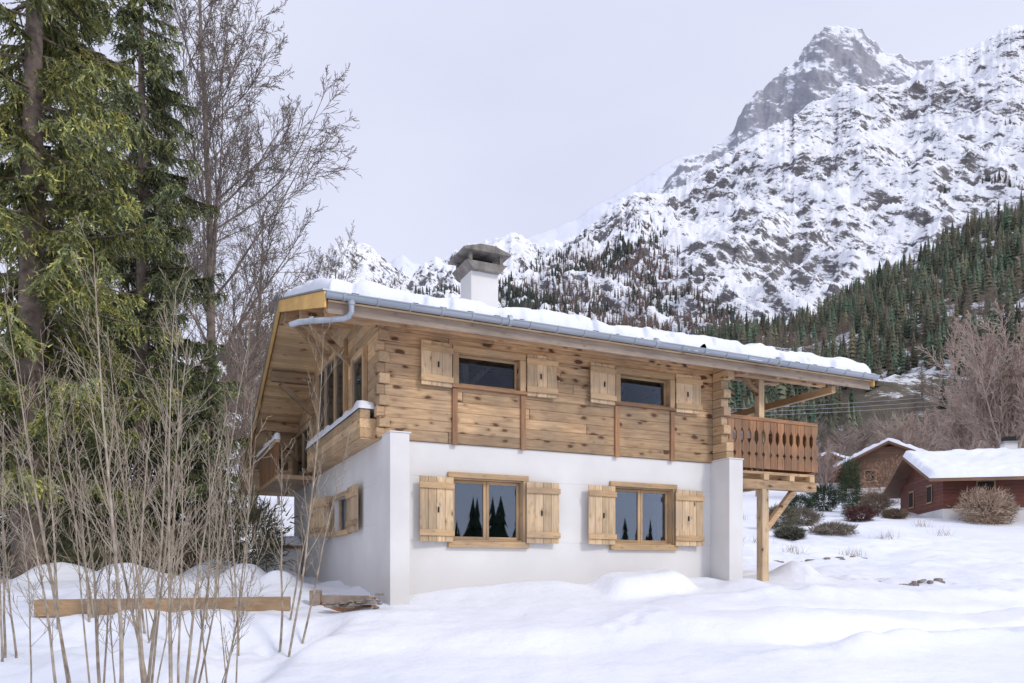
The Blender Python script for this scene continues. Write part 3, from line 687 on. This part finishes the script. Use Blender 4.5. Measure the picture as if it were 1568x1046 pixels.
U0,U1=-1.14,11.10; V0,V1,VR=-.9,12.1,3.85
mb=MB()
mb.prism([(V0,rt(V0)),(V0,rt(V0)-.10),(VR,rt(VR)-.10),(V1,rt(V1)-.10),(V1,rt(V1)),(VR,rt(VR))],U0,U1,'x',M_slate)
mb.build('roof_slab',house)
mb=MB()
v=V0+.01
while v<V1-.1:
    v2=v+.145
    if not (v<VR<v2):
        a,b_=v,v2-.006
        mb.prism([(a,rt(a)-.104),(a,rt(a)-.135),(b_,rt(b_)-.135),(b_,rt(b_)-.104)],U0+.035,U1-.035,'x',M_sof)
    v=v2
mb.build('soffit_boards',house)
mb=MB()
for (ua,ub) in ((U0-.035,U0-.002),(U1+.002,U1+.035)):
    for (va,vb) in ((V0-.02,VR),(VR+.002,V1+.03)):
        mb.prism([(va,rt(max(va,V0))+.02),(va,rt(max(va,V0))-.24),(vb,rt(min(vb,V1))-.24),(vb,rt(min(vb,V1))+.02)],ua,ub,'x',M_verge)
mb.box(U0+.03,U1-.03,V0+.055,V0+.095,4.12,4.30,M_grey)
mb.box(U0+.03,U1-.03,V0+.10,V0+.16,4.17,4.33,M_sof)
mb.build('verge_and_fascia_boards',house,.006)
mb=MB()
for (ua,ub) in ((U0-.06,U0+.05),(U1-.05,U1+.06)):
    for (va,vb) in ((V0-.03,VR),(VR,V1+.04)):
        mb.prism([(va,rt(max(va,V0))+.025),(vb,rt(min(vb,V1))+.025),(vb,rt(min(vb,V1))+.05),(va,rt(max(va,V0))+.05)],ua,ub,'x',M_zinc)
mb.build('zinc_edge_flashing',house)
mb=MB()
mb.box(-1.0,10.2,-.09,.10,4.30,4.515,M_wx)
for v in (1.95,VR,5.9,8.0,9.9):
    zt=rt(v)-.14-.05
    for (ua,ub) in ((-1.06,-.05),(7.45,11.0)): 
        mb.box(ua,ub,v-.10,v+.10,zt-.24,zt,M_wx)
    mb.beam((-.06,v,zt-.95),(-.85,v,zt-.26),.11,.13,M_wx)
for u in (7.6,8.45,9.3):
    mb.beam((u,-.75,4.17),(u,1.2,4.62),.10,.14,M_wy)
mb.beam((7.45,-.55,4.20),(9.95,-.55,4.20),.14,.16,M_wx); mb.beam((8.46,-.16,2.25),(8.46,-.16,4.25),.15,.15,M_wz); mb.beam((8.0,-.16,4.25),(8.46,-.16,3.85),.1,.1,M_wx)
mb.box(10.05,10.17,-.7,3.0,3.98,4.14,M_wy)
mb.build('purlins_and_braces',house,.01)
mb=MB(); R_=.085; GC=(V0-.055,4.40)
seg=14; ang=[math.pi+math.pi*i/seg for i in range(seg+1)]
prof=[(GC[0]+R_*math.cos(a),GC[1]+R_*math.sin(a)) for a in ang]+[(GC[0]+(R_-.008)*math.cos(a),GC[1]+(R_-.008)*math.sin(a)) for a in reversed(ang)]
n=len(prof)
mb.poly([(U0-.02,)+q for q in prof]+[(U1+.06,)+q for q in prof],[(i,i+n,(i+1)%n+n,(i+1)%n) for i in range(n)],M_zinc,r=.5)
for uu in (U0-.021,U1+.061):
    mb.poly([(uu,)+q for q in prof[:seg+1]],[tuple(range(seg+1))],M_zinc,r=.5)
mb.tube([(U0-.02,GC[0]-R_,4.40),(U1+.06,GC[0]-R_,4.40)],.013,M_zinc,6)
u=U0+.25
while u<U1:
    pr=[(GC[0]+(R_+.012)*math.cos(a),GC[1]+(R_+.012)*math.sin(a)) for a in ang]+[(GC[0]+(R_+.001)*math.cos(a),GC[1]+(R_+.001)*math.sin(a)) for a in reversed(ang)]
    mb.poly([(u,)+q for q in pr]+[(u+.035,)+q for q in pr],[(i,i+n,(i+1)%n+n,(i+1)%n) for i in range(n)]+[tuple(range(n)),tuple(reversed(range(n,2*n)))],M_zinc,r=.5)
    mb.box(u,u+.03,GC[0]-R_-.02,V0+.02,4.40,4.412,M_zinc)
    u+=.55
for uc in (2.0,5.1,8.2): mb.tube([(uc,GC[0],4.395),(uc+.06,GC[0],4.395)],R_+.012,M_zinc,16)
mb.tube([(-.75,GC[0],4.36),(-.75,GC[0],4.14),(-.79,GC[0]+.03,4.08),(-.86,GC[0]+.07,4.05),(-1.5,-.50,4.02),(-1.62,-.42,3.98)],.048,M_zinc,12)
mb.tube([(-.75,GC[0],4.38),(-.75,GC[0],4.26)],.062,M_zinc,12); mb.tube([(-1.28,-.66,4.04),(-1.33,-.62,4.035)],.056,M_zinc,12)
mb.build('gutter',house,0)
nu,nv=420,80
us=np.linspace(U0+.04,U1-.05,nu); vs=np.concatenate([np.linspace(V0-.12,V0+.5,34),np.linspace(V0+.55,V1-.02,nv-34)])
Ug,Vg=np.meshgrid(us,vs)
front=V0-.05+.085*fbm(us*1.3,us*0,4,9.0)+.045*fbm(us*4.5,us*0+3,2,2.0)
d=np.minimum.reduce([Vg-front[None,:],Ug-us[0],us[-1]-Ug,(V1-.02)-Vg]); tt=np.clip(d/.15,0,1)
T=(.26+.08*fbm(Ug*.8,Vg*.8,4,5.0)+.08*fbm(Ug*2.8,Vg*2.8,2,6.0))*np.sqrt(1-(1-tt)**2)
bare=sstep(.26,.44,fbm(us*2.4,us*0+7,3,14.0))
T=T*(1-(bare[None,:]*(1-sstep(.10,.26,Vg-front[None,:])))*.95)
RT=np.where(Vg<=VR,4.42+.29*(Vg+.9),5.7975-.40*(Vg-VR))
np_mesh('roof_snow',np.stack([Ug,Vg,RT+T+np.where(d<0,-.05,.003)],-1).reshape(-1,3),grid_faces(*Ug.shape),M_snow,smooth=True,parent=house)
mb=MB()
for i in range(24): mb.box(U0+.4+i*.5,U0+.52+i*.5,V0-.02,V0+.04,4.425,4.47,M_slate)
mb.build('snow_guards',house)
mb=MB(); cu,cv=2.9,2.5
mb.box(cu-.32,cu+.32,cv-.32,cv+.32,5.0,6.50,M_white)
mb.prism([(cu-.32,6.48),(cu+.32,6.48),(cu+.48,6.66),(cu-.48,6.66)],cv-.45,cv+.45,'y',M_conc)
for dx in (-.40,.32):
    for dy in (-.40,.32): mb.box(cu+dx,cu+dx+.08,cv+dy,cv+dy+.08,6.66,6.86,M_conc)
mb.box(cu-.22,cu+.22,cv-.22,cv+.22,6.66,6.80,M_metal)
mb.prism([(cu-.54,6.86),(cu+.54,6.86),(cu+.56,6.90),(cu+.16,7.02),(cu-.16,7.02),(cu-.56,6.90)],cv-.5,cv+.5,'y',M_conc)
mb.build('chimney',house,.01)
mb=MB(); BV=-.32; 
mb.box(7.45,9.96,BV+.03,2.6,2.13,2.19,M_wx); mb.box(7.62,9.96,BV-.03,BV+.14,1.80,2.0,M_wx); mb.box(7.62,9.9,2.3,2.5,1.80,2.0,M_wx)
for u in (7.7,8.46,9.2,9.8): mb.box(u-.07,u+.07,BV-.06,2.6,2.0,2.13,M_wy)
mb.box(7.36,10.0,BV-.03,BV+.06,3.27,3.35,M_redx); mb.box(7.45,9.96,BV+.002,BV+.05,2.45,2.53,M_redx); mb.box(7.45,9.96,BV+.002,BV+.05,3.05,3.12,M_redx)
def board(c,axis,fix):
    hp=[(0,.095),(.22,.095),(.30,.055),(.36,.095),(.50,.095),(.60,.045),(.74,.045),(.84,.095),(1.0,.095)]
    prof=[(c+w,2.24+z*1.02) for z,w in hp]+[(c-w,2.24+z*1.02) for z,w in reversed(hp)]
    mb.prism(prof,fix-.03,fix,axis,M_redz)
c=7.50
while c<9.95: board(c,'y',BV); c+=.2
c=BV+.15
while c<2.5: board(c,'x',9.99); c+=.2
mb.box(9.94,10.02,BV+.07,2.6,3.27,3.35,M_redx)
mb.beam((8.46,BV+.06,-.8),(8.46,BV+.06,1.80),.18,.18,M_wz); mb.beam((8.46,2.4,-.8),(8.46,2.4,1.80),.20,.20,M_wz)
mb.beam((8.52,BV+.06,.92),(9.35,BV+.06,1.80),.12,.13,M_wx)
mb.box(7.452,7.50,.5,.62,2.2,4.2,M_frz); mb.box(7.452,7.50,2.08,2.2,2.2,4.2,M_frz); mb.box(7.452,7.50,.621,2.079,4.08,4.2,M_frz); mb.box(7.47,7.476,.62,2.08,2.3,4.08,M_glass2)
mb.build('balcony',house,.008)
mb=MB(); mb.box(-1.2,-.1,7.4,7.6,-1,.6,M_white); mb.box(-1.28,-.05,7.35,7.65,.6,.68,M_redx)
mb.build('garden_wall',house,.01)
snow_strip('garden_wall_snow',-1.28,-.05,7.3,7.7,.68,.2,house,10,10,8,edge=.1)

mb=MB(); mb.beam((-7.6,12.3,-.58),(-3.7,12.85,-.55),.16,.27,M_tim); mb.build('timber_beam',None,.012)
mb=MB(); mb.beam((-3.35,13.45,-.47),(-2.35,12.9,-.47),.14,.14,M_grey); mb.beam((-3.3,13.4,-.62),(-2.3,12.85,-.62),.16,.13,M_redx); mb.box(-3.5,-3.32,13.3,13.5,-.9,-.32,M_grey); mb.build('timber_step',None,.01)
def rock(mb,x,y,z,s,mat,sq=.6):
    bm=bmesh.new(); bmesh.ops.create_icosphere(bm,subdivisions=2,radius=1); 
    sx,sy,sz=s*random.uniform(.8,1.3),s*random.uniform(.7,1.1),s*sq*random.uniform(.6,1.1); of=Vector((random.random()*20,)*3)
    vs=[]
    for v in bm.verts:
        k=1+.35*mnoise.noise(v.co*1.3+of); q=v.co*k; q=Vector([max(-.8,min(.8,t)) for t in q]); vs.append((x+q.x*sx,y+q.y*sy,z+q.z*sz))
    mb.poly(vs,[[v.index for v in f.verts] for f in bm.faces],mat); bm.free()
mb=MB()
for i in range(30):
    t=random.random(); x=-3.0+.85*t+random.uniform(-.05,.05); y=12.75+random.uniform(-.15,.15)-t*.2; rock(mb,x,y,-.60+random.uniform(0,.24)*(.4+t*.6),random.uniform(.05,.13),M_stone,.35)
mb.build('stone_pile',None)
mb=MB()
for i in range(26):
    x=8.8+random.uniform(-.3,2.2); y=19.0+random.uniform(-.3,.3)+.12*(x-9); rock(mb,x,y,gz(x,y)+.01,random.uniform(.05,.13),M_stone,.8)
for i in range(12): 
    x=random.uniform(8.5,13);y=26+random.uniform(-.4,.4)+.35*(x-8); rock(mb,x,y,gz(x,y)-.02,random.uniform(.1,.24),M_stone,.6)
mb.build('stones',None)
def dry_tufts():
    rg=np.random.RandomState(8); n=900; P=[]
    cy=rg.uniform(24,46,24); cx=np.where(rg.rand(24)<.4,rg.uniform(.28,.66,24),rg.uniform(-.66,-.3,24))*cy; k=rg.randint(0,24,n); x=cx[k]+rg.normal(0,.25,n); y=cy[k]+rg.normal(0,.25,n)
    z=ground(x,y); d=rg.normal(0,.35,(n,3)); d[:,2]=1; L_=rg.uniform(.2,.55,n)[:,None]; w=np.stack([np.ones(n),np.zeros(n),np.zeros(n)],1)*.008
    b=np.stack([x,y,z-.05],1); V=np.stack([b-w,b+w,b+d*L_],1).reshape(-1,3)
    np_mesh('dry_grass',V,np.arange(3*n).reshape(-1,3),M_fol,col=np.tile(np.array([(.30,.24,.17)]),(3*n,1)))
dry_tufts()
for i,(x,y) in enumerate([(-9.5,17.8),(-7.6,17.9),(-6.0,17.2),(-8.6,19),(-11.5,18.5),(-6.9,20),(-12.5,15.5),(-13.8,18)]):
    bush('undergrowth',60+i,x,y,1.0,.9+.5*(i%3),(.24,.185,.13) if i%2 else (.12,.12,.07),1300,.14,-.2)

# ---------------------------------------------------------------- neighbour chalets
def chalet(name,x,y,z,rz,w,l,h,p,mwall,over=.8,chim=None,base=.5):
    e=bpy.data.objects.new(name,None); link(e); e.location=(x,y,z); e.rotation_euler=(0,0,rz)
    mb=MB(); hl,hwid=l/2,w/2
    mb.box(-hl-.02,hl+.02,-hwid-.02,hwid+.02,-2.5,base,M_white)
    st=.22; zz_=base
    while zz_<h+hwid*p:
        z2=zz_+st; 
        d0=hwid if zz_<h else hwid-(zz_-h)/p; d1=hwid if z2<h else hwid-(z2-h)/p
        if d1>0.05: mb.prism([(-d0,zz_),(d0,zz_),(d1,z2-.01),(-d1,z2-.01)],-hl,hl,'x',mwall)
        zz_=z2
    ov=over; 
    for s in (-1,1):
        a=(s*(hwid+ov),h-ov*p); b_=(0,h+hwid*p)
        mb.prism([a,(a[0],a[1]+.16),(0,b_[1]+.18),(0,b_[1])] ,-hl-ov,hl+ov,'x',M_brwall)
    for u in (-hl*.6,0,hl*.55):
        mb.box(u-.5,u+.5,-hwid-.05,-hwid-.021,base+.5,base+1.6,M_frx); mb.box(u-.4,u+.4,-hwid-.07,-hwid-.052,base+.6,base+1.5,M_dark)
    for v in (-hwid*.45,hwid*.4):
        mb.box(-hl-.05,-hl-.021,v-.5,v+.5,base+.5,base+1.6,M_frx); mb.box(-hl-.07,-hl-.052,v-.4,v+.4,base+.6,base+1.5,M_dark)
    if chim: 
        cx,cy=chim; mb.box(cx-.35,cx+.35,cy-.35,cy+.35,h,h+hwid*p+.9,M_white); mb.box(cx-.45,cx+.45,cy-.45,cy+.45,h+hwid*p+.9,h+hwid*p+1.0,M_conc); mb.box(cx-.3,cx+.3,cy-.3,cy+.3,h+hwid*p+1.0,h+hwid*p+1.3,M_metal)
    mb.build('chalet_body',e)
    zf=lambda V_: h+hwid*p+.18-np.abs(V_)*p
    snow_strip('chalet_roof_snow',-hl-ov,hl+ov,-hwid-ov,hwid+ov,0,.32,e,60,60,3,zf,.3)
    return e
gg=gz
chalet('neighbouring_chalet',px(1545)*46+1.2,47,gg(px(1545)*46,47)-.3,math.radians(-12),8.5,11,2.35,.38,M_redwall,1.0,chim=(-.2,.8))
chalet('neighbouring_chalet',px(1372)*70,71,gg(px(1372)*70,70)-.2,math.radians(62),7.2,9,2.5,.48,M_brwall,.9)
chalet('neighbouring_chalet',px(1268)*76,77,gg(px(1268)*76,77)-.2,math.radians(75),4.2,7,2.2,.42,M_brwall,.7)
chalet('neighbouring_chalet',px(1700)*60,62,gg(px(1700)*60,62)-.2,math.radians(20),8,10,3,.42,M_orwall,.9)
mb=MB()
M_metalw,_,_=newmat('wire',.6,(.45,.46,.48),.3)
def wire(p,q,sag,rad=.014):
    pts=[]; 
    for i in range(17):
        t=i/16; pts.append((p[0]+(q[0]-p[0])*t,p[1]+(q[1]-p[1])*t,p[2]+(q[2]-p[2])*t-4*sag*t*(1-t)))
    mb.tube(pts,rad,M_metalw,4)
for k in range(3): wire((12,62,12.4+.28*k),(58,58,15.6+.42*k),.9)
for xx,yv,zt in ((12,62,13.6),(58,58,17.4)): mb.tube([(xx,yv,3),(xx,yv,zt)],[.14,.10],M_grey,8); mb.box(xx-.6,xx+.6,yv-.05,yv+.05,zt-.5,zt-.4,M_grey)
mb.build('power_line',None)

# ---------------------------------------------------------------- world & sun
sd=Vector((.68,-.60,.66)).normalized()
w=bpy.data.worlds.new('World'); sc.world=w; w.use_nodes=True; nt=w.node_tree; bg=nt.nodes['Background']
try: w.cycles.sampling_method='NONE'
except Exception as ex: print(ex)
sky=N(nt,'ShaderNodeTexSky',sky_type='NISHITA'); sky.sun_disc=False; sky.sun_elevation=math.asin(sd.z); sky.sun_rotation=math.atan2(sd.x,sd.y)
tc=N(nt,'ShaderNodeTexCoord'); mp=N(nt,'ShaderNodeMapping'); mp.inputs['Scale'].default_value=(1,1,2.2); L(nt,tc.outputs['Generated'],mp.inputs[0])
n1=N(nt,'ShaderNodeTexNoise',i_Scale=1.5,i_Detail=4.0,i_Roughness=.5); L(nt,mp.outputs[0],n1.inputs['Vector'])
cl=mix(nt,mrange(nt,n1.outputs['Fac'],.3,.7),(5.9,6.15,7.8),(7.2,7.4,8.8))
cl=mix(nt,.92,sky.outputs[0],cl)
sz=N(nt,'ShaderNodeSeparateXYZ'); L(nt,tc.outputs['Generated'],sz.inputs[0])
k=mrange(nt,sz.outputs[2],.58,1.0,1.0,1.35,True); cc=N(nt,'ShaderNodeCombineXYZ')
for i in range(3): L(nt,k,cc.inputs[i])
L(nt,mix(nt,1.0,cl,cc.outputs[0],'MULTIPLY'),bg.inputs[0]); bg.inputs[1].default_value=.120
sl=bpy.data.lights.new('sun','SUN'); sl.energy=1.5; sl.angle=math.radians(11); sl.color=(1,.95,.87)
so=bpy.data.objects.new('sun',sl); link(so); so.rotation_euler=sd.to_track_quat('Z','Y').to_euler()
cd=bpy.data.cameras.new('camera'); cd.sensor_width=36; cd.lens=36*1180/1568; cd.shift_y=352.5/1568; cd.clip_end=20000; cd.clip_start=.1
co=bpy.data.objects.new('camera',cd); link(co); co.location=(0,0,0); co.rotation_euler=(math.pi/2,0,0); sc.camera=co
